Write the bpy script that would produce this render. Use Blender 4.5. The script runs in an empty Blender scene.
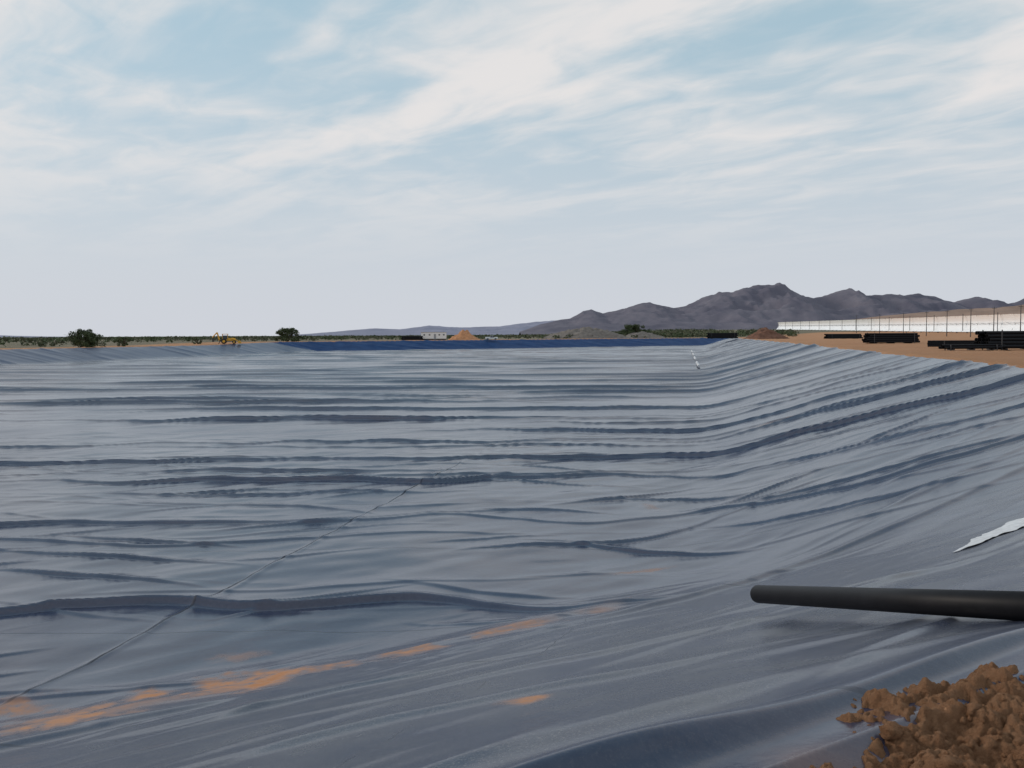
import bpy, math, random
import numpy as np
import bmesh
from mathutils import Matrix, Vector
random.seed(7); rng=np.random.default_rng(7)
sc=bpy.context.scene
sc.view_settings.view_transform='Standard'; sc.view_settings.look='None'; sc.view_settings.exposure=0

# ------------------------------------------------------------ noise helpers
def _h(ix,iy,seed):
    h=(ix*374761393+iy*668265263+seed*974634777)&0xffffffff
    h=((h^(h>>13))*1274126177)&0xffffffff
    h=((h^(h>>16))*2246822519)&0xffffffff
    return ((h^(h>>15))&0xffffffff)/4294967296.0
_ang=np.linspace(0,2*np.pi,257)[:-1]; _CO=np.cos(_ang); _SI=np.sin(_ang)
def noise(x,y,seed=0):
    x,y=np.broadcast_arrays(np.asarray(x,float),np.asarray(y,float))
    xf=np.floor(x); yf=np.floor(y); ix=xf.astype(np.int64); iy=yf.astype(np.int64)
    fx=x-xf; fy=y-yf
    def g(i,j,dx,dy):
        a=(_h(ix+i,iy+j,seed)*256).astype(np.int64)&255
        return _CO[a]*dx+_SI[a]*dy
    u=fx*fx*fx*(fx*(fx*6-15)+10); v=fy*fy*fy*(fy*(fy*6-15)+10)
    a=g(0,0,fx,fy); b=g(1,0,fx-1,fy); c=g(0,1,fx,fy-1); d=g(1,1,fx-1,fy-1)
    return ((a+(b-a)*u)+((c+(d-c)*u)-(a+(b-a)*u))*v)*1.5
def fbm(x,y,seed=0,o=4,g=.5):
    s=0;a=1;f=1
    for i in range(o):
        s=s+a*noise(x*f,y*f,seed+i*17); a*=g; f*=2.03
    return s
def sstep(a,b,x):
    t=np.clip((x-a)/(b-a),0,1); return t*t*(3-2*t)
def sp(s,w): return w*np.logaddexp(0,s/w)

# ------------------------------------------------------------ pond geometry
N=(-.533,.846); Wd=(.846,.533); FLOOR=-4.5
def coords(x,y):
    return N[0]*x+N[1]*y, (x-.215*y)/1.022
def frac(x,y):
    a,v=coords(x,y)
    s=[(15.3-a)/13.1,(a-328)/15.,(v-.4)/15.1,(-144.5-v)/13.]
    q=sum(sp(k,.05)**2.6 for k in s)**(1/2.6)
    return q,s
def crest(x,y):
    a,v=coords(x,y)
    return -.7*np.clip(y/470,0,1)-.9*np.clip((40-x)/120,0,1)*np.clip(y/100,0,1)*(1-.75*sstep(290,335,a))
def pond_z(x,y):
    f,s=frac(x,y); fc=np.minimum(f,1.0)
    return FLOOR+fc*(crest(x,y)-FLOOR)-np.maximum(f-1.0,0)*6

def ridges(phase,along,spacing,width,seed,jit=.5,flen=.05,bias=.25,steep=.35,soft=1.4,wav=1.0):
    q=phase/spacing
    out=0
    k0=np.floor(q)
    for dk in (0,1):
        k=k0+dk
        ki=k.astype(np.int64)
        off=(_h(ki,ki*0+3,seed)-.5)*jit*.6
        wob=noise(along*.045,k*7.3,seed+5)*.25*jit+noise(along*.22,k*3.7,seed+9)*.07*jit*wav
        d=(q-(k+off+wob))*spacing
        amp=np.clip(noise(along*flen,k*5.31,seed+11)*1.3+bias,0,1.0)
        out=out+amp*np.where(d<0,np.exp(-(d/(width*steep))**2),np.exp(-np.abs(d/(width*soft))**1.4))
    return out

def wrinkle(x,y):
    a,v=coords(x,y); f,s=frac(x,y)
    al=Wd[0]*x+Wd[1]*y
    vf=1-.75*sstep(60,160,y)      # finer waviness fades where sheets are pulled straight
    phi=y+.215*sp(v+0.0,2.5)+1.6*noise(x*.03,y*.03,3)+.8*vf*noise(x*.08,y*.08,4)
    sn=s[0]
    mF=1-sstep(-.25,.45,sn)
    mN=sstep(-.35,.25,sn)
    far=sstep(30,120,y)*(1-.55*sstep(150,300,y)); fw=sstep(40,160,y)
    nf=1-sstep(50,90,y)
    calm=np.clip(.75+1.1*noise(x*.045,y*.06,171),.15,1.3)   # taut and slack areas
    h=0
    h=h+mF*(.22+.16*far)*ridges(phi,x,7.2,.28+.42*far+.5*fw,21,.75,.035,.52,.32+.45*fw,1.3,2.6*vf)
    h=h+mF*calm*(.12+.10*far)*ridges(phi+noise(x*.08,y*.08,8)*.8*vf,x,3.4,.19+.22*far+.3*fw,31,.9,.05,.16,.40+.5*fw,1.3,2.4*vf)
    h=h+mF*nf*calm*.05*ridges(phi+noise(x*.15,y*.15,18)*.9,x,1.4,.12,41,1.1,.10,.02,.6)
    # oblique creases where the sheet bunches up in the near corner of the floor
    nn=(1-sstep(32,50,y))*mF
    h=h+nn*.11*ridges(y-.42*x+1.4*noise(x*.12,y*.12,151),x+.42*y,2.1,.18,152,1.1,.16,.06,.42)
    h=h+nn*.10*ridges(y+.30*x+1.4*noise(x*.11,y*.13,155),x-.3*y,2.6,.20,156,1.1,.14,.05,.42)
    mR=sstep(-.2,.4,s[2])*mF
    h=h+mR*(.11+.06*far)*ridges(phi,x,3.0,.2+.15*far+.3*fw,51,1.0,.05,.25,.45+.4*fw)
    # near slope: folds run along the contour
    h=h+mN*.13*ridges(a+1.1*noise(al*.08,a*.08,61),al,2.5,.32,61,.9,.08,.25,.6,1.4)
    h=h+mN*calm*.06*ridges(a+.22*al+.7*noise(al*.15,a*.2,63),al,1.1,.18,71,1.1,.13,.10,.8,1.3)
    h=h+mN*calm*.022*ridges(a-.15*al+.4*noise(al*.25,a*.3,65),al,.5,.10,75,1.1,.25,.10,1.0,1.2)
    # fold added below the anchor trench, its steep face shaped to give dark shade
    d=a-(2.62+.10*noise(al*.5,al*0,181)); am=np.clip(.9+noise(al*.4,al*0+4,182),0,1.2)
    h=h+.11*am*np.where(d<0,np.exp(-(d/.10)**2),np.exp(-(d/.42)**2))
    # soft random buckling
    h=h+.06*noise(al*.22,a*.45,81)*(1-sstep(60,100,y))+.022*noise(al*.7+3,a*1.3,82)*(1-sstep(40,70,y))
    # lapped cross seam
    h=h+.022*np.exp(-((v+11.2+.25*noise(y*.3,y*0,98))/.10)**2)*(1-sstep(50,70,y))*(1-mN)
    return h*(1-sstep(.965,1.0,f)*.7)
def liner_z(x,y): return pond_z(x,y)+wrinkle(x,y)

# ------------------------------------------------------------ materials
def mat(name,col,rough=.8,metal=0,nscale=None,var=.25,bump=0,bscale=None,spec=.5,col2=None):
    m=bpy.data.materials.new(name); m.use_nodes=True; nt=m.node_tree; b=nt.nodes['Principled BSDF']
    b.inputs['Roughness'].default_value=rough; b.inputs['Metallic'].default_value=metal
    b.inputs['Specular IOR Level'].default_value=spec
    tc=nt.nodes.new('ShaderNodeTexCoord')
    n=nt.nodes.new('ShaderNodeTexNoise'); n.inputs['Scale'].default_value=nscale or 3; n.inputs['Detail'].default_value=6
    n.inputs['Roughness'].default_value=.65
    nt.links.new(tc.outputs['Object'],n.inputs['Vector'])
    r=nt.nodes.new('ShaderNodeValToRGB')
    c1=[c*(1-var) for c in col]; c2=[min(1,c*(1+var)) for c in (col2 or col)]
    r.color_ramp.elements[0].position=.32; r.color_ramp.elements[1].position=.68
    r.color_ramp.elements[0].color=(*c1,1); r.color_ramp.elements[1].color=(*c2,1)
    nt.links.new(n.outputs['Fac'],r.inputs['Fac']); nt.links.new(r.outputs['Color'],b.inputs['Base Color'])
    if bump:
        n2=nt.nodes.new('ShaderNodeTexNoise'); n2.inputs['Scale'].default_value=bscale or 8; n2.inputs['Detail'].default_value=8
        nt.links.new(tc.outputs['Object'],n2.inputs['Vector'])
        bp=nt.nodes.new('ShaderNodeBump'); bp.inputs['Distance'].default_value=bump
        nt.links.new(n2.outputs['Fac'],bp.inputs['Height']); nt.links.new(bp.outputs['Normal'],b.inputs['Normal'])
    return m
def N_(nt,t,**k):
    n=nt.nodes.new(t)
    for a,b in k.items(): setattr(n,a,b)
    return n
def math_(nt,op,a,b=None,c=None):
    n=nt.nodes.new('ShaderNodeMath'); n.operation=op
    for i,q in enumerate((a,b,c)):
        if q is None: continue
        if isinstance(q,(int,float)): n.inputs[i].default_value=q
        else: nt.links.new(q,n.inputs[i])
    return n.outputs[0]
def mixc(nt,f,a,b):
    n=nt.nodes.new('ShaderNodeMix'); n.data_type='RGBA'
    for s,q in ((0,f),(6,a),(7,b)):
        if isinstance(q,(int,float)): n.inputs[s].default_value=q
        elif isinstance(q,tuple): n.inputs[s].default_value=(*q,1)
        else: nt.links.new(q,n.inputs[s])
    return n.outputs[2]

def liner_mat():
    m=bpy.data.materials.new('geomembrane'); m.use_nodes=True; nt=m.node_tree; b=nt.nodes['Principled BSDF']
    tc=N_(nt,'ShaderNodeTexCoord'); P=tc.outputs['Object']
    def nz(scale,det=5,vec=P,rough=.6):
        n=N_(nt,'ShaderNodeTexNoise'); n.inputs['Scale'].default_value=scale; n.inputs['Detail'].default_value=det
        n.inputs['Roughness'].default_value=rough; nt.links.new(vec,n.inputs['Vector']); return n.outputs['Fac']
    def mr(x,a,b_,c=0,d=1):
        n=N_(nt,'ShaderNodeMapRange'); nt.links.new(x,n.inputs[0])
        for i,q in enumerate((a,b_,c,d)): n.inputs[i+1].default_value=q
        return n.outputs[0]
    big=mr(nz(.12,6),.35,.65); fine=mr(nz(9,6,rough=.75),.35,.7); grain=mr(nz(60,4,rough=.8),.52,.72)
    col=mixc(nt,big,(.007,.016,.050),(.018,.032,.076))
    col=mixc(nt,math_(nt,'MULTIPLY',fine,.35),col,(.055,.070,.115))
    dirt=N_(nt,'ShaderNodeAttribute',attribute_name='dirt').outputs['Fac']
    dn=math_(nt,'MULTIPLY',dirt,mr(nz(2.2,9,rough=.8),.33,.53))
    near=N_(nt,'ShaderNodeAttribute',attribute_name='dust').outputs['Fac']
    dustn=math_(nt,'MULTIPLY',near,mr(nz(1.1,8,rough=.7),.32,.66,.05,1))
    col=mixc(nt,math_(nt,'MULTIPLY',dustn,.7),col,(.088,.093,.103))
    col=mixc(nt,math_(nt,'MULTIPLY',math_(nt,'MULTIPLY',grain,near),.6),col,(.30,.29,.28))
    blue=N_(nt,'ShaderNodeAttribute',attribute_name='slope_shade_blue').outputs['Fac']  # dim sky reflection on far and left slopes, painted as dark blue
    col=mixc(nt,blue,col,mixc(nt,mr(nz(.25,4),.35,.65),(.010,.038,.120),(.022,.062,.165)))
    col=mixc(nt,dn,col,(.42,.215,.12))
    sx=N_(nt,'ShaderNodeSeparateXYZ'); nt.links.new(P,sx.inputs[0]); X,Y=sx.outputs[0],sx.outputs[1]
    v=math_(nt,'DIVIDE',math_(nt,'SUBTRACT',X,math_(nt,'MULTIPLY',Y,.215)),1.022)
    wob=math_(nt,'MULTIPLY',math_(nt,'SUBTRACT',nz(.5,3),.5),.35)
    vv=math_(nt,'ADD',v,wob)
    def line(val,at,w): return math_(nt,'LESS_THAN',math_(nt,'ABSOLUTE',math_(nt,'SUBTRACT',val,at)),w)
    brk=mr(nz(.9,5),.36,.58)
    seam=math_(nt,'MULTIPLY',math_(nt,'MULTIPLY',line(vv,-11.25,.035),math_(nt,'LESS_THAN',Y,42.0)),mr(nz(.6,4),.36,.6,.35,.75))
    seam=math_(nt,'MAXIMUM',seam,math_(nt,'MULTIPLY',math_(nt,'MULTIPLY',line(vv,-2.0,.012),math_(nt,'LESS_THAN',Y,18.0)),math_(nt,'MULTIPLY',brk,.4)))
    yy=math_(nt,'ADD',Y,wob)
    pm=math_(nt,'PINGPONG',math_(nt,'ADD',yy,3.0),3.5)
    seam=math_(nt,'MAXIMUM',seam,math_(nt,'MULTIPLY',math_(nt,'LESS_THAN',pm,.025),.3))
    col=mixc(nt,math_(nt,'MULTIPLY',seam,.9),col,(.004,.005,.008))
    nt.links.new(col,b.inputs['Base Color'])
    ro=math_(nt,'ADD',math_(nt,'MULTIPLY',big,.08),.17)
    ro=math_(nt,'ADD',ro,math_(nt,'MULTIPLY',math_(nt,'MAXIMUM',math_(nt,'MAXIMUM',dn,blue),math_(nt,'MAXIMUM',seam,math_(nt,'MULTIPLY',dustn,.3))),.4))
    nt.links.new(ro,b.inputs['Roughness'])
    b.inputs['IOR'].default_value=1.5
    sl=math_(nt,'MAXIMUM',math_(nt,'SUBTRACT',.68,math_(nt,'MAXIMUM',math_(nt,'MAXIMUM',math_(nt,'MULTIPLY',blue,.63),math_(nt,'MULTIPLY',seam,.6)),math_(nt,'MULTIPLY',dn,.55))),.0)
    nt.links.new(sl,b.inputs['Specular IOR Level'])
    bp=N_(nt,'ShaderNodeBump'); bp.inputs['Distance'].default_value=.02; bp.inputs['Strength'].default_value=.28
    nt.links.new(math_(nt,'ADD',nz(2.2,7),math_(nt,'MULTIPLY',nz(14,4),.25)),bp.inputs['Height'])
    nt.links.new(bp.outputs['Normal'],b.inputs['Normal'])
    return m

# ------------------------------------------------------------ mesh builders
def grid_object(name,X,Y,Z,keep,material,attrs={}):
    R,C=X.shape; idx=np.arange(R*C).reshape(R,C)
    q=np.stack([idx[:-1,:-1],idx[:-1,1:],idx[1:,1:],idx[1:,:-1]],-1).reshape(-1,4)
    if keep is not None:
        kf=(keep[:-1,:-1]|keep[:-1,1:]|keep[1:,1:]|keep[1:,:-1]).reshape(-1); q=q[kf]
    q=q[:,::-1]
    used=np.zeros(R*C,bool); used[q.reshape(-1)]=True
    mp=np.cumsum(used)-1; q=mp[q]
    co=np.stack([X,Y,Z],-1).reshape(-1,3)[used]
    me=bpy.data.meshes.new(name)
    me.vertices.add(len(co)); me.vertices.foreach_set('co',co.astype(np.float32).ravel())
    me.loops.add(q.size); me.loops.foreach_set('vertex_index',q.astype(np.int32).ravel())
    me.polygons.add(len(q)); me.polygons.foreach_set('loop_start',(np.arange(len(q))*4).astype(np.int32))
    me.update(calc_edges=True)
    me.polygons.foreach_set('use_smooth',np.ones(len(me.polygons),bool))
    for k,a in attrs.items():
        at=me.attributes.new(k,'FLOAT','POINT'); at.data.foreach_set('value',a.reshape(-1)[used].astype(np.float32))
    me.materials.append(material); me.update()
    ob=bpy.data.objects.new(name,me); sc.collection.objects.link(ob); return ob
def quads_object(name,V,mi,mats,loc=(0,0,0)):
    n=len(V); me=bpy.data.meshes.new(name)
    me.vertices.add(n*4); me.vertices.foreach_set('co',V.astype(np.float32).ravel())
    me.loops.add(n*4); me.loops.foreach_set('vertex_index',np.arange(n*4,dtype=np.int32))
    me.polygons.add(n); me.polygons.foreach_set('loop_start',(np.arange(n)*4).astype(np.int32))
    for m in mats: me.materials.append(m)
    me.polygons.foreach_set('material_index',mi.astype(np.int32)); me.update(calc_edges=True)
    o=bpy.data.objects.new(name,me); sc.collection.objects.link(o); o.location=loc; return o

class B:
    def __init__(s): s.v=[];s.f=[];s.m=[]
    def add(s,vs,fs,mi=0,M=None):
        o=len(s.v)
        for p in vs: s.v.append(tuple(M@Vector(p)) if M is not None else tuple(p))
        for f in fs: s.f.append(tuple(i+o for i in f)); s.m.append(mi)
    def box(s,c,d,mi=0,M=None,taper=(1,1)):
        x,y,z=[k/2 for k in d]; vs=[]
        for sz in (-1,1):
            tx,ty=(taper if sz>0 else (1,1))
            for sx,sy in((-1,-1),(1,-1),(1,1),(-1,1)): vs.append((c[0]+sx*x*tx,c[1]+sy*y*ty,c[2]+sz*z))
        s.add(vs,[(3,2,1,0),(4,5,6,7),(0,1,5,4),(1,2,6,5),(2,3,7,6),(3,0,4,7)],mi,M)
    def cyl(s,a,b,r0,r1=None,n=12,mi=0,cap=True):
        r1=r0 if r1 is None else r1
        a=Vector(a);b=Vector(b);d=(b-a).normalized(); u=d.orthogonal().normalized(); w=d.cross(u); vs=[]
        for p,r in((a,r0),(b,r1)):
            for i in range(n):
                t=2*math.pi*i/n; vs.append(p+u*math.cos(t)*r+w*math.sin(t)*r)
        fs=[(i,(i+1)%n,n+(i+1)%n,n+i) for i in range(n)]
        if cap: fs+= [tuple(range(n-1,-1,-1)),tuple(range(n,2*n))]
        s.add(vs,fs,mi)
    def tube(s,a,b,r,t,n=24,mi=0):
        a=Vector(a);b=Vector(b);d=(b-a).normalized(); u=d.orthogonal().normalized(); w=d.cross(u); vs=[]
        for p,rr in((a,r),(b,r),(b,r-t),(a,r-t)):
            for i in range(n):
                q=2*math.pi*i/n; vs.append(p+u*math.cos(q)*rr+w*math.sin(q)*rr)
        fs=[]
        for k in range(4):
            k2=(k+1)%4
            fs+=[(k*n+i,k*n+(i+1)%n,k2*n+(i+1)%n,k2*n+i) for i in range(n)]
        s.add(vs,fs,mi)
    def obj(s,name,mats,loc=(0,0,0),rot=0,smooth=False,parent=None):
        me=bpy.data.meshes.new(name); me.from_pydata(s.v,[],s.f)
        for m in mats: me.materials.append(m)
        me.polygons.foreach_set('material_index',s.m)
        if smooth: me.polygons.foreach_set('use_smooth',[True]*len(s.f))
        me.update(); o=bpy.data.objects.new(name,me); sc.collection.objects.link(o)
        o.location=loc; o.rotation_euler[2]=rot
        if parent: o.parent=parent
        return o

# ------------------------------------------------------------ liner
def azgrid(dense,nd,lo,hi,nc):
    a=np.degrees(np.arctan(np.linspace(-math.tan(math.radians(dense)),math.tan(math.radians(dense)),nd)))
    l=np.linspace(lo,-dense,nc)[:-1]; r=np.linspace(dense,hi,nc)[1:]
    return np.radians(np.concatenate([l,a,r]))
az=azgrid(34,900,-128,85,60)
rr=np.concatenate([np.geomspace(1.3,10,330),np.geomspace(10,500,1250)[1:]])
R,A=np.meshgrid(rr,az,indexing='ij')
R=R/np.cos(np.minimum(np.abs(A),math.radians(34)))
X=R*np.sin(A); Y=R*np.cos(A)
f,s=frac(X,Y); keep=f<1.07
k2=keep.copy(); k2[1:]|=keep[:-1]; k2[:-1]|=keep[1:]; k2[:,1:]|=k2[:,:-1].copy(); k2[:,:-1]|=k2[:,1:].copy()
xs,ys=X[k2],Y[k2]
Z=np.zeros_like(X); Z[k2]=liner_z(xs,ys)
fk,sk=frac(xs,ys); a_,v_=coords(xs,ys)
alw=Wd[0]*xs+Wd[1]*ys
# wind-blown / washed dirt collected along the toe of the near slope
dirt=.8*np.exp(-((a_-14.4-.8*noise(alw*.35,alw*0+2,5))/.36)**2)*np.clip(noise(alw*.7,a_*.3,6)*2.2+.25,0,1)*sstep(2.6,1.2,xs)
for (dx,dy,rx,ry,st) in [(-4.5,14.5,1.0,1.0,1.3),(-3.6,14.9,.9,.6,1.1),(-.2,16.6,1.1,.4,.9),(.1,6.5,.26,.16,1.2),(-6.0,14.2,.4,.4,1.2),(-6.7,13.1,.9,.9,1.0),(-8.2,14.2,.5,.5,.8),(-.9,8.6,.25,.12,.6),(3.4,22.5,1.0,.15,.5),(14.5,50,1.5,.4,.3),(4.9,31,.25,1.0,.3),(-1.9,15.4,.7,.5,1.0),(-5.2,16.6,.5,.3,.4),(2.2,19.4,.7,.2,.5)]:
    ca=(xs-dx)*.94+(ys-dy)*.34; cb=-(xs-dx)*.34+(ys-dy)*.94
    wq=noise(xs*1.6,ys*1.6,44)*.7+noise(xs*5,ys*5,46)*.35
    dirt=np.maximum(dirt,st*sstep(1.3,.1,np.sqrt((ca/rx)**2+(cb/ry)**2)+wq))
dirt=np.maximum(dirt,.35*sstep(.995,1.02,fk+.02*noise(xs*1.5,ys*1.5,45))*(1-sstep(60,120,ys)))
dust=np.clip(sstep(-.2,.6,sk[0])*.8+.15*sstep(.2,.9,sk[2]),0,1)*(1-sstep(60,160,ys))*(1-.8*sstep(3.3,2.6,a_))  # slope dust, thinned along the trench to paint in its dark shade
slope_shade=np.maximum(sstep(-.10,.0,sk[1]),.35*sstep(-.1,.2,sk[3]))*sstep(100,160,ys)  # weight of the painted slope shade: full on far side, weaker on left
def full(a): o=np.zeros_like(X); o[k2]=a; return o
LM=liner_mat()
grid_object('pond_liner',X,Y,Z,keep,LM,{'dirt':full(dirt),'dust':full(dust),'slope_shade_blue':full(slope_shade)})

# ------------------------------------------------------------ ground (one sheet to the horizon)
def ground_level(x,y):
    base=crest(x,y)
    rise=sstep(125,205,x)*np.clip(1.6+(y-380)*.0075,0,7)*sstep(-400,100,y)
    return base+rise
def ground_z(x,y):
    f,s=frac(x,y); r=np.hypot(x,y)
    nearm=1-sstep(25,60,r)
    edge=f+.004*nearm+.020*noise(x*1.4,y*1.4,101)*nearm+.010*noise(x*5,y*5,103)*nearm+.012*noise(x*.2,y*.2,102)
    out=sstep(.965,1.0,edge)
    g=ground_level(x,y)+.12*fbm(x*.05,y*.05,110,3)
    lump=fbm(x*2.6,y*2.6,120,4,.5)
    cl=np.abs(fbm(x*4.0,y*4.0,125,4,.55))
    cl2=np.abs(fbm(x*13,y*13,127,3,.6))
    bermlet=np.exp(-((f-1.035)/.03)**2)
    g=g-.06*nearm+nearm*(.05*lump+.10*np.sqrt(cl+.01)+.035*np.sqrt(cl2+.01)+bermlet*(.01+.03*lump))
    g=g+(1-nearm)*bermlet*.12*(1+noise(x*.3,y*.3,133))
    a,v=coords(x,y)
    for c in (20,22,27,29.2): g=g-.06*np.exp(-((v-c-.6*noise(y*.02,c+0*y,140))/.3)**2)*(y>5)
    ins=pond_z(x,y)-.30
    return ins*(1-out)+g*out
azg=azgrid(40,620,-180,180,60)
rg=np.concatenate([np.geomspace(.3,1.8,90),np.geomspace(1.8,6,420)[1:],np.geomspace(6,12,120)[1:],np.geomspace(12,620,400)[1:],np.geomspace(620,16000,80)[1:]])
R,A=np.meshgrid(rg,azg,indexing='ij'); GX=R*np.sin(A); GY=R*np.cos(A)
GZ=ground_z(GX,GY)
def ground_mat():
    m=bpy.data.materials.new('desert_soil'); m.use_nodes=True; nt=m.node_tree; b=nt.nodes['Principled BSDF']
    tc=N_(nt,'ShaderNodeTexCoord'); P=tc.outputs['Object']
    def nz(scale,det=6,rough=.65):
        n=N_(nt,'ShaderNodeTexNoise'); n.inputs['Scale'].default_value=scale; n.inputs['Detail'].default_value=det
        n.inputs['Roughness'].default_value=rough; nt.links.new(P,n.inputs['Vector'])
        q=N_(nt,'ShaderNodeMapRange'); nt.links.new(n.outputs['Fac'],q.inputs[0]); q.inputs[1].default_value=.33; q.inputs[2].default_value=.67
        return q.outputs[0]
    c=mixc(nt,nz(.08),(.38,.185,.095),(.46,.255,.145))
    c=mixc(nt,math_(nt,'MULTIPLY',nz(2.5,8,.75),.5),c,(.29,.135,.065))
    c=mixc(nt,math_(nt,'MULTIPLY',nz(14,8,.8),.5),c,(.54,.32,.19))
    far=N_(nt,'ShaderNodeAttribute',attribute_name='desert').outputs['Fac']
    c2=mixc(nt,nz(.02),(.12,.12,.08),(.23,.19,.14))
    c=mixc(nt,far,c,c2)
    nt.links.new(c,b.inputs['Base Color']); b.inputs['Roughness'].default_value=.95; b.inputs['Specular IOR Level'].default_value=.15
    bp=N_(nt,'ShaderNodeBump'); bp.inputs['Distance'].default_value=.04
    nt.links.new(nz(22,9,.75),bp.inputs['Height']); nt.links.new(bp.outputs['Normal'],b.inputs['Normal'])
    return m
GM=ground_mat()
fg,sg=frac(GX,GY); ag,vg=coords(GX,GY)
desert=np.maximum(sstep(352,372,ag),sstep(-172,-182,vg))
desert=np.maximum(desert,.5*sstep(500,900,np.hypot(GX,GY)))
grid_object('ground',GX,GY,GZ,None,GM,{'desert':desert})

# loose clods of excavated soil along the near crest (same soil as the ground)
bm=bmesh.new(); bmesh.ops.create_icosphere(bm,subdivisions=2,radius=1)
iv=np.array([v.co[:] for v in bm.verts]); iff=[tuple(v.index for v in fc.verts) for fc in bm.faces]; bm.free()
n=3600
t=rng.uniform(-3,11,n); off=np.abs(rng.normal(0,.38,n)); aa=2.13-off+rng.normal(0,.03,n)
cx=N[0]*aa+Wd[0]*t; cy=N[1]*aa+Wd[1]*t
gz=ground_z(cx,cy); lz=liner_z(cx,cy); zz=np.maximum(gz,lz)
size=np.clip(rng.lognormal(-4.75,.75,n),.003,.034)
b=B()
for i in range(n):
    if math.hypot(cx[i],cy[i])<1.2: continue
    sz=size[i]
    q=iv*(1+.45*noise(iv[:,0]*1.9+i*3.1,iv[:,1]*1.9+iv[:,2]*2.3,i)[:,None])*(1+.28*noise(iv[:,0]*5+i,iv[:,2]*5,i+4)[:,None])
    an=rng.uniform(0,6.28); c,s_=math.cos(an),math.sin(an)
    q=q*(rng.uniform(.6,1.3,3)*sz); q=np.stack([q[:,0]*c-q[:,1]*s_,q[:,0]*s_+q[:,1]*c,q[:,2]],1)+np.array([cx[i],cy[i],zz[i]-sz*.25])
    b.add(q.tolist(),iff)
b.obj('soil_clods',[GM],smooth=True)

# ------------------------------------------------------------ black pipe
PE=mat('black_polyethylene',(.007,.007,.009),.5,0,5,.3,0,None,.15)
def P3(t): return Vector((2.78,9.9,1.6-2.95)).lerp(Vector((3.46,6.0,1.6-1.88)),t)
b=B(); b.tube(P3(0),P3(1.38),.1,.012,40)
o=b.obj('black_pipe',[PE],smooth=True)
for p in o.data.polygons: p.use_smooth = p.area>.01
def lz1(x,y): return float(liner_z(np.array([x]),np.array([y]))[0])

# ------------------------------------------------------------ white geotextile scrap on slope (draped)
def drape(name,poly_fn,nu,nv,m,lift=.012,crinkle=.02):
    u,v=np.meshgrid(np.linspace(0,1,nu),np.linspace(0,1,nv),indexing='ij')
    x,y=poly_fn(u,v); z=liner_z(x,y)+lift+crinkle*(noise(x*5,y*5,7)+.6)*.8
    return grid_object(name,x,y,z,None,m)
WT=mat('white_fabric',(.56,.58,.61),.7,0,6,.2)
def scrap(u,v):
    w=(.04+.75*np.sin(np.clip(u*1.1+.03,0,1)*np.pi*.6)**1.1)*(1+.35*noise(u*7,v*2,3))
    cx=7.25+3.3*u; cy=14.4+2.9*u+.35*noise(u*4,u*0+5,4)
    return cx+N[0]*w*(v-.5), cy+N[1]*w*(v-.5)
drape('white_geotextile_scrap',scrap,60,20,WT)

# white pipe string lying on the far part of the pond floor
b=B(); pts=[]
for i in range(13):
    t=i/12; y=150+160*t; v=-.6-3.2*t
    x=v*1.022+.215*y
    pts.append(Vector((x,y,lz1(x,y)+.35)))
for i,(p,q) in enumerate(zip(pts[:-1],pts[1:])):
    if i%3!=2: b.cyl(p,q.lerp(p,.1),.24,n=8)
b.obj('white_pipe',[WT])

# ------------------------------------------------------------ piles
def pile(name,cx,cy,rx,ry,h,m,seed,flat=1.0):
    u,t=np.meshgrid(np.linspace(0,1.15,36),np.linspace(0,2*np.pi,73),indexing='ij')
    wob=1+.22*noise(np.cos(t)*1.5+seed,np.sin(t)*1.5,seed)
    x=cx+u*rx*np.cos(t)*wob; y=cy+u*ry*np.sin(t)*wob
    z=ground_level(x,y)-.15+h*np.clip(1-u**flat,-.2,1)*(1+.18*fbm(x*.35,y*.35,seed,3))+.10*h*noise(x*.9,y*.9,seed+1)
    return grid_object(name,x,y,z,None,m)
soilO=mat('orange_spoil',(.46,.235,.125),.95,0,.6,.25,.1,2,.1)
soilD=mat('dark_spoil',(.16,.085,.06),.95,0,.6,.3,.1,2,.1)
soilG=mat('grey_spoil',(.19,.17,.155),.95,0,.6,.25,.1,2,.1)
pile('dirt_pile',-22,412,7.5,6,4.8,soilO,3)
pile('dirt_pile',94,330,8.5,7,4.6,soilD,9)
pile('gravel_mound',40,478,23,9,5.6,soilG,14,1.8)
pile('gravel_mound',73,505,13,8,3.6,soilG,19,1.5)

# ------------------------------------------------------------ mountains
def ridge(name,prof,dist,depth,m,seed,rough=.25,nscale=900.):
    px=np.array([p[0] for p in prof],float); el=np.array([p[1] for p in prof],float)
    hz=334.5-(px-512)*.0052
    tanv=(px-512)/887; h=(hz-el)/887*dist+1.6
    nu=620; tt=np.linspace(tanv[0],tanv[-1],nu)
    H=np.interp(tt,tanv,h)
    w=np.linspace(-1,1,90)
    T,Wv=np.meshgrid(tt,w,indexing='ij'); Hh=np.repeat(H[:,None],90,1)
    Yd=dist+Wv*depth; Xd=T*dist*(1+Wv*depth/dist*.3)
    prof_=np.clip(1-np.abs(Wv)**1.15,0,1)
    rid=1-np.abs(fbm(Xd/nscale*4,Yd/nscale*4,seed,4,.5))*1.3
    rid2=1-np.abs(fbm(Xd/nscale*1.3+9,Yd/nscale*1.3,seed+40,4,.5))*1.3
    Zd=Hh*prof_*(1-rough*(1.25-rid*.6-rid2*.65)*(.15+.85*np.sin(np.clip(np.abs(Wv),0,1)*np.pi)))+Hh*.05*(rid-.4)
    Zd=np.where(np.abs(Wv)>.97,-12,Zd-3)
    return grid_object(name,Xd,Yd,Zd,None,m)
mt=mat('hazy_rock',(.118,.116,.155),.95,0,.004,.15,0,None,.05,col2=(.15,.142,.17))  # distance haze mixed into the rock's base colour
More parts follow.
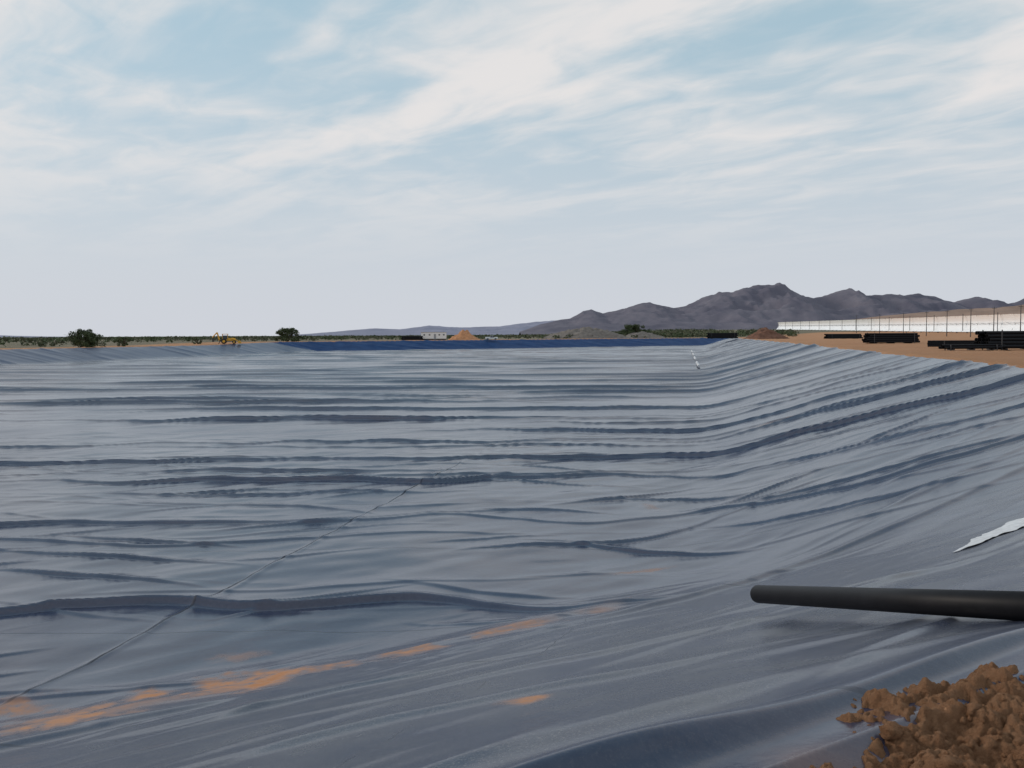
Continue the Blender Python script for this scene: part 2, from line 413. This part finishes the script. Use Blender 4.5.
mt2=mat('far_hazy_hills',(.25,.26,.34),.95,0,.003,.1,0,None,.05)  # paler and bluer: stronger haze painted into the colour
mt3=mat('tan_desert_hill',(.29,.205,.165),.95,0,.01,.2,0,None,.05)
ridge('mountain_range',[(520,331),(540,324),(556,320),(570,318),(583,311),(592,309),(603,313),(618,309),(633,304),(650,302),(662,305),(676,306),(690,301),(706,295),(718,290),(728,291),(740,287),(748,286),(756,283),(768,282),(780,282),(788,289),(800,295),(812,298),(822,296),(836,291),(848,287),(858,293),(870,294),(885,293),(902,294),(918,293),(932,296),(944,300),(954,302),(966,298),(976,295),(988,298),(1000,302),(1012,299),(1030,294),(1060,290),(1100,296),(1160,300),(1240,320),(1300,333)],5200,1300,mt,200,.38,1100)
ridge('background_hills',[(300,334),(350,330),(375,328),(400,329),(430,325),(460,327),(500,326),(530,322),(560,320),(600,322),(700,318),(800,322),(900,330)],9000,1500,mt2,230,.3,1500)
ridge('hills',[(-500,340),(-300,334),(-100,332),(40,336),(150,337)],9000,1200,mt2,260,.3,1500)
ridge('desert_hill',[(760,334),(800,327),(840,320),(880,315),(920,311),(960,308),(1000,305),(1040,302),(1100,300),(1200,306),(1350,333)],2600,600,mt3,300,.18,900)

# ------------------------------------------------------------ vegetation
leafA=mat('mesquite_foliage',(.055,.078,.03),.8,0,.8,.45)
leafB=mat('dry_scrub',(.085,.092,.052),.8,0,.4,.45)
bark=mat('bark',(.09,.07,.05),.9,0,3,.3)
def unit(a): return a/np.linalg.norm(a,axis=1,keepdims=True)
def leafarr(C,rad,n,size,squash=.8):
    C=np.repeat(C,n,0); rad=np.repeat(rad,n); size=np.repeat(size,n); m=len(C)
    d=unit(rng.normal(size=(m,3))); p=C+d*np.array([1,1,squash])*(rad*np.sqrt(rng.uniform(.15,1,m)))[:,None]
    u=unit(rng.normal(size=(m,3))); w=unit(np.cross(u,rng.normal(size=(m,3))))
    s1=(size*rng.uniform(.6,1.4,m))[:,None]; s2=(size*rng.uniform(.4,.9,m))[:,None]
    return np.stack([p-u*s1,p-w*s2,p+u*s1,p+w*s2],1)
def bush(name,x,y,h,w,seed,nc=26):
    global rng
    rng=np.random.default_rng(seed); b=B(); g=float(ground_level(np.array([x]),np.array([y]))[0])-.1
    for k in range(5):
        a=rng.uniform(0,6.28); top=Vector((math.cos(a)*w*.25,math.sin(a)*w*.25,h*rng.uniform(.5,.7)))
        mid=Vector((top.x*.4,top.y*.4,h*.3)); b.cyl((0,0,0),mid,.14,.09,6,1); b.cyl(mid,top,.09,.04,6,1)
        for j in range(3):
            e=top+Vector(rng.normal(size=3)*w*.1); b.cyl(mid.lerp(top,.5),e,.05,.02,5,1)
    a=rng.uniform(0,6.28,nc); q=rng.uniform(0,1,nc)**.6; zz=rng.uniform(.08,.9,nc)
    rad=np.sqrt(np.clip(1-(zz-.35)**2/.42,0,1))
    C=np.stack([np.cos(a)*q*rad*w*.43,np.sin(a)*q*rad*w*.43,h*zz*.93],1)
    V=leafarr(C,h*rng.uniform(.12,.22,nc),130,np.full(nc,h*.033))
    for qd in V.tolist(): b.add(qd,[(0,1,2,3)],0)
    return b.obj(name,[leafA,bark],(x,y,g))
bush('mesquite_tree',-116,242,5.4,10,1,58)
bush('mesquite_tree',-114.6,262,3.0,6,2,26)
bush('mesquite_tree',-139,262,2.4,4,3,20)
bush('mesquite_tree',-90,357,6.0,11,4,56)
bush('mesquite_tree',70,512,8.6,22,5,80)
bush('mesquite_tree',-106,300,2.2,4.2,6,20)
rng=np.random.default_rng(11)
def scrub(name,n,fn,hs):
    P=[]
    while len(P)<n:
        p=fn()
        if p: P.append(p)
    P=np.array(P); g=ground_level(P[:,0],P[:,1]); h=hs*rng.uniform(.5,1.5,n)
    P=np.repeat(P,3,0); g=np.repeat(g,3); h=np.repeat(h,3)
    C=np.stack([P[:,0]+rng.normal(size=3*n)*h*.7,P[:,1]+rng.normal(size=3*n)*h*.7,g+h*.5],1)
    V=leafarr(C,h*.65,10,h*.24,.7)
    mi=np.repeat(rng.integers(0,2,n),30)
    return quads_object(name,V,mi,[leafA,leafB])
def f_left():
    d=rng.uniform(0,1)**.7*1300+250; t=rng.uniform(-1.0,.15); x,y=t*d,d
    a,v=coords(x,y)
    return (x,y) if (v<-178 or a>378) else None
scrub('distant_scrub',4200,f_left,1.9)
def f_right():
    d=rng.uniform(360,1600); t=rng.uniform(.05,.32); x,y=t*d,d
    a,v=coords(x,y)
    return (x,y) if ((a>378 or v>45) and x<190) else None
scrub('distant_scrub',2000,f_right,2.0)

# ------------------------------------------------------------ vehicles, trailer
white=mat('white_paint',(.78,.78,.77),.4,0,2,.05)
glass=mat('dark_glass',(.02,.025,.03),.1,0,2,.1)
rubber=mat('tyre_rubber',(.025,.025,.025),.9,0,5,.2)
yellow=mat('yellow_paint',(.70,.38,.03),.45,0,2,.15)
grey=mat('galvanised_steel',(.32,.33,.35),.5,.6,2,.15)
dark=mat('dark_steel',(.05,.05,.055),.6,.3,2,.2)
def gl(x,y): return float(ground_level(np.array([x]),np.array([y]))[0])
def wheel(b,c,r,w,mi,hub):
    c=Vector(c); b.cyl(c-Vector((0,w/2,0)),c+Vector((0,w/2,0)),r,n=20,mi=mi); b.cyl(c-Vector((0,w/2+.02,0)),c+Vector((0,w/2+.02,0)),r*.5,n=14,mi=hub)
def pickup(x,y,rot):
    b=B()
    b.box((0,0,.75),(5.5,1.85,.5),0); b.box((1.9,0,1.105),(1.6,1.8,.22),0,taper=(.92,.94))
    b.box((.25,0,1.37),(2.1,1.75,.75),1,taper=(.72,.86)); b.box((.25,0,1.79),(1.45,1.48,.08),0)
    for sy in(-.86,.86): b.box((-1.85,sy,1.15),(1.8,.08,.3),0)
    b.box((-2.70,0,1.15),(.07,1.8,.3),0); b.box((2.81,0,.6),(.12,1.8,.25),3); b.box((-2.8,0,.55),(.1,1.7,.2),3)
    b.box((.25,-.84,1.40),(.08,.06,.7),0)
    b.box((.25,.84,1.40),(.08,.06,.7),0)
    for wx in(-1.75,1.75):
        for wy in(-.85,.85): wheel(b,(wx,wy,.4),.4,.26,2,3)
    b.obj('pickup_truck',[white,glass,rubber,grey],(x,y,gl(x,y)),rot)
pickup(-9,396,0.1)
root=bpy.data.objects.new('office_trailer',None); sc.collection.objects.link(root); root.location=(-35.5,404,gl(-35,404)); root.rotation_euler[2]=.05
b=B(); b.box((0,0,2.1),(11.5,3,2.9),0); b.obj('walls',[white],parent=root)
b=B(); b.box((0,0,3.63),(11.8,3.3,.14),0); b.obj('roof',[grey],parent=root)
b=B()
for wx in(-4.2,-1.8,2.6,4.6): b.box((wx,-1.51,2.4),(.7,.05,.55),0)
b.obj('windows',[glass],parent=root)
b=B(); b.box((.6,-1.52,1.75),(.95,.06,2.05),0); b.box((.6,-2.1,.55),(1.3,1.1,.1),0); b.box((.6,-2.86,.28),(1.3,.4,.1),0); b.obj('door',[grey],parent=root)
b=B(); b.box((0,0,.33),(11,2.7,.6),0); b.obj('skirt',[dark],parent=root)
def backhoe(x,y,rot):
    b=B()
    b.box((.9,0,1.35),(2.6,1.1,.8),0,taper=(.95,.9)); b.box((-.2,0,.95),(4.4,.9,.5),1)
    b.box((-.75,0,2.0),(1.6,1.45,1.0),2,taper=(.95,.95)); b.box((-.75,0,2.9),(1.8,1.6,.14),0)
    for px in(-1.5,0.0):
        for py in(-.72,.72): b.box((px,py,2.1),(.12,.12,1.5),0)
    for wy in(-.95,.95): wheel(b,(-1.1,wy,.78),.78,.45,3,0); wheel(b,(1.8,wy,.52),.52,.35,3,0)
    for wy in(-.6,.6):
        b.cyl((.9,wy,1.6),(2.7,wy,1.0),.13,n=8,mi=0); b.cyl((2.7,wy,1.0),(3.1,wy,.5),.12,n=8,mi=0)
    pr=[(3.0,.9),(2.95,.5),(3.05,.2),(3.4,.08),(3.85,.1),(3.5,.95)]
    vs=[(px,-1.15,pz) for px,pz in pr]+[(px,1.15,pz) for px,pz in pr]; n=len(pr)
    b.add(vs,[(i,i+1,n+i+1,n+i) for i in range(4)]+[tuple(range(n)),tuple(range(2*n-1,n-1,-1))],0)
    b.cyl((-2.3,0,.9),(-3.0,0,3.4),.24,.19,8,0); b.cyl((-3.0,0,3.4),(-4.4,0,1.9),.19,.14,8,0); b.cyl((-4.4,0,1.9),(-4.2,0,1.2),.14,n=8,mi=1)
    b.box((-4.15,0,.95),(.7,.7,.6),1,taper=(.6,1))
    for wy in(-1.0,1.0): b.cyl((-2.3,0,.8),(-2.6,wy,.1),.08,n=6,mi=1)
    b.cyl((-2.4,0,1.6),(-3.0,0,2.6),.06,n=6,mi=4)
    o=b.obj('backhoe_loader',[yellow,dark,glass,rubber,grey],(x,y,gl(x,y)),rot); o.scale=(1.15,)*3
backhoe(-97.5,305,.25)

# ------------------------------------------------------------ pipe stacks
def stack(name,x,y,length,rows,r,rot,rag=0.0,seed=1):
    g=gl(x,y); rg_=np.random.default_rng(seed); b=B()
    for sx in(-.35,0,.35): b.box((sx*length,0,.06),(.12,rows[0]*2*r+.4,.12),1)
    for k,n in enumerate(rows):
        for i in range(n):
            yy=(i-(n-1)/2)*2.04*r; zz=.12+r+k*1.76*r; o=rg_.uniform(-rag,rag)
            b.tube((-length/2+o,yy,zz),(length/2+o,yy,zz),r,r*.12,14,0)
    wq=rows[0]*r+.1
    for sx in(-.4,.4):
        for sy in(-wq,wq): b.box((sx*length,sy,len(rows)*r),(.08,.08,len(rows)*2*r+.1),1)
    return b.obj(name,[PE,dark],(x,y,g),rot)
stack('black_pipe_stack',64,150,8.2,[9,8,7,6,5],.18,-.05,.3,1)
stack('black_pipe_stack',51.5,88,10,[8,7,6,5,4],.19,.05,.4,2)
stack('black_pipe_stack',53.5,100,12,[4,3,2],.13,-.1,.6,3)
stack('black_pipe_stack',44.5,86,6,[3,2],.12,.12,.6,6)
stack('black_pipe_stack',112,300,12,[8,7,6,5],.22,.1,.4,8)
stack('black_pipe_stack',88,372,12,[8,7,6,5,4],.25,.0,.4,9)
stack('black_pipe_stack',-45,402,9,[8,7,6,5],.25,.0,.4,5)

# ------------------------------------------------------------ parabolic troughs
mirror=mat('solar_mirror',(.96,.97,.98),.4,.3,2,.02)
def troughs(x0,y0,x1,y1,name,S=1.32):
    b=B(); d=Vector((x1-x0,y1-y0,0)); L=d.length; d.normalize(); nrm=Vector((-d.y,d.x,0))
    n=int(L/13); tilt=math.radians(12)
    ax=nrm*math.cos(tilt)+Vector((0,0,1))*math.sin(tilt); up=-nrm*math.sin(tilt)+Vector((0,0,1))*math.cos(tilt)
    for i in range(n):
        c=Vector((x0,y0,0))+d*(i+.5)*13; g=gl(c.x,c.y); c.z=g+4.2
        for sgm in range(2):
            s0=-6.3+sgm*6.32; s1=s0+6.28
            vs=[];K=10
            for s_ in(s0,s1):
                for k in range(K+1):
                    t=-2.85+5.7*k/K; dep=t*t/(4*1.75)
                    vs.append(c+d*s_+(ax*(dep-1.0)+up*t)*S)
            b.add(vs,[(k,k+1,K+2+k,K+1+k) for k in range(K)],0)
        b.cyl(c+d*-6.4+ax*.95,c+d*6.4+ax*.95,.06,n=6,mi=1)
        b.cyl(c+d*-6.4-ax*1.6,c+d*6.4-ax*1.6,.3,n=8,mi=1)
        b.box((c+d*6.5-ax*1.6+Vector((0,0,-2.0))),(.4,.5,4.2),1)
        if i%3==1: b.box((c+d*6.5+ax*.4+Vector((0,0,.5))),(.2,.25,8.2),1)
        for e in(-3,3): b.cyl(c+d*e-ax*1.5,c+d*e+ax*.95,.05,n=5,mi=1)
    b.obj(name,[mirror,dark],smooth=False)
troughs(185,230,277,930,'parabolic_trough_row')
troughs(211,230,300,1000,'parabolic_trough_row')
troughs(237,230,324,1000,'parabolic_trough_row')

for i,t in enumerate([0.0,.05,.10,.16,.22,.30,.40,.52]):
    x=150+70*t; y=262+420*t; g=gl(x,y); b=B()
    b.cyl((0,0,-.2),(0,0,9.8),.16,.1,8,0); b.box((0,0,9.3),(1.6,.1,.1),0)
    for sx in(-.7,0,.7): b.cyl((sx,0,9.35),(sx,0,9.58),.05,n=6,mi=0)
    b.obj('utility_pole',[dark],(x,y,g),.2)

# ------------------------------------------------------------ world
w=bpy.data.worlds.new('World'); sc.world=w; w.use_nodes=True; nt=w.node_tree; bg=nt.nodes['Background']
SUN_EL=math.radians(20); SUN_AZ=math.radians(-68)
sky=N_(nt,'ShaderNodeTexSky'); sky.sky_type='NISHITA'; sky.sun_disc=False; sky.sun_elevation=SUN_EL; sky.sun_rotation=SUN_AZ
sky.air_density=1.0; sky.dust_density=1.0; sky.ozone_density=1.5
tc=N_(nt,'ShaderNodeTexCoord'); sx=N_(nt,'ShaderNodeSeparateXYZ'); nt.links.new(tc.outputs['Generated'],sx.inputs[0])
zc=math_(nt,'ADD',math_(nt,'MAXIMUM',sx.outputs[2],0.0),.07)
px=math_(nt,'DIVIDE',sx.outputs[0],zc); py=math_(nt,'DIVIDE',sx.outputs[1],zc)
cb=N_(nt,'ShaderNodeCombineXYZ'); nt.links.new(px,cb.inputs[0]); nt.links.new(py,cb.inputs[1])
def cl(rot,scl,scale,det,dist,rough=.6,loc=(0,0,0)):
    m1=N_(nt,'ShaderNodeMapping'); m1.inputs['Rotation'].default_value=(0,0,rot); nt.links.new(cb.outputs[0],m1.inputs[0])
    mp=N_(nt,'ShaderNodeMapping'); mp.inputs['Scale'].default_value=scl; mp.inputs['Location'].default_value=loc
    nt.links.new(m1.outputs[0],mp.inputs[0])
    n=N_(nt,'ShaderNodeTexNoise'); n.inputs['Scale'].default_value=scale; n.inputs['Detail'].default_value=det
    n.inputs['Distortion'].default_value=dist; n.inputs['Roughness'].default_value=rough
    nt.links.new(mp.outputs[0],n.inputs['Vector']); return n.outputs['Fac']
def mr(x,a,b_,c=0,d=1):
    n=N_(nt,'ShaderNodeMapRange'); n.interpolation_type='SMOOTHSTEP'; nt.links.new(x,n.inputs[0])
    for i,q in enumerate((a,b_,c,d)): n.inputs[i+1].default_value=q
    return n.outputs[0]
c1=cl(math.radians(46),(.50,1.2,1),1.15,6,.5,.52,(5.2,2.6,0)); c2=cl(math.radians(50),(.9,1.4,1),3.2,6,.7,.52)
cm=mr(math_(nt,'ADD',math_(nt,'MULTIPLY',c1,.70),math_(nt,'MULTIPLY',c2,.30)),.39,.63)
blue=mixc(nt,.78,sky.outputs[0],(4.5,6.2,7.1))
hz=mr(sx.outputs[2],-.02,.36,1,0)
base=mixc(nt,hz,blue,(6.2,6.45,7.0))
fadec=mr(sx.outputs[2],.05,.24,0,.85)
full_=mixc(nt,math_(nt,'MULTIPLY',cm,fadec),base,(8.4,7.95,7.75))
nt.links.new(full_,bg.inputs['Color']); bg.inputs['Strength'].default_value=.1
L=bpy.data.lights.new('sun','SUN'); L.energy=1.5; L.angle=math.radians(10); L.color=(1,.88,.76)
so=bpy.data.objects.new('sun',L); sc.collection.objects.link(so)
dv=Vector((math.sin(SUN_AZ)*math.cos(SUN_EL),math.cos(SUN_AZ)*math.cos(SUN_EL),math.sin(SUN_EL)))
so.rotation_euler=(-dv).to_track_quat('-Z','Y').to_euler()

# ------------------------------------------------------------ camera
cam=bpy.data.cameras.new('camera'); co=bpy.data.objects.new('camera',cam); sc.collection.objects.link(co)
cam.sensor_width=36; cam.lens=36*887/1024; cam.clip_end=40000; cam.clip_start=.05
co.matrix_world=Matrix.Translation((0,0,1.6))@Matrix.Rotation(math.radians(90-3.19),4,'X')@Matrix.Rotation(math.radians(-.3),4,'Z')
sc.camera=co
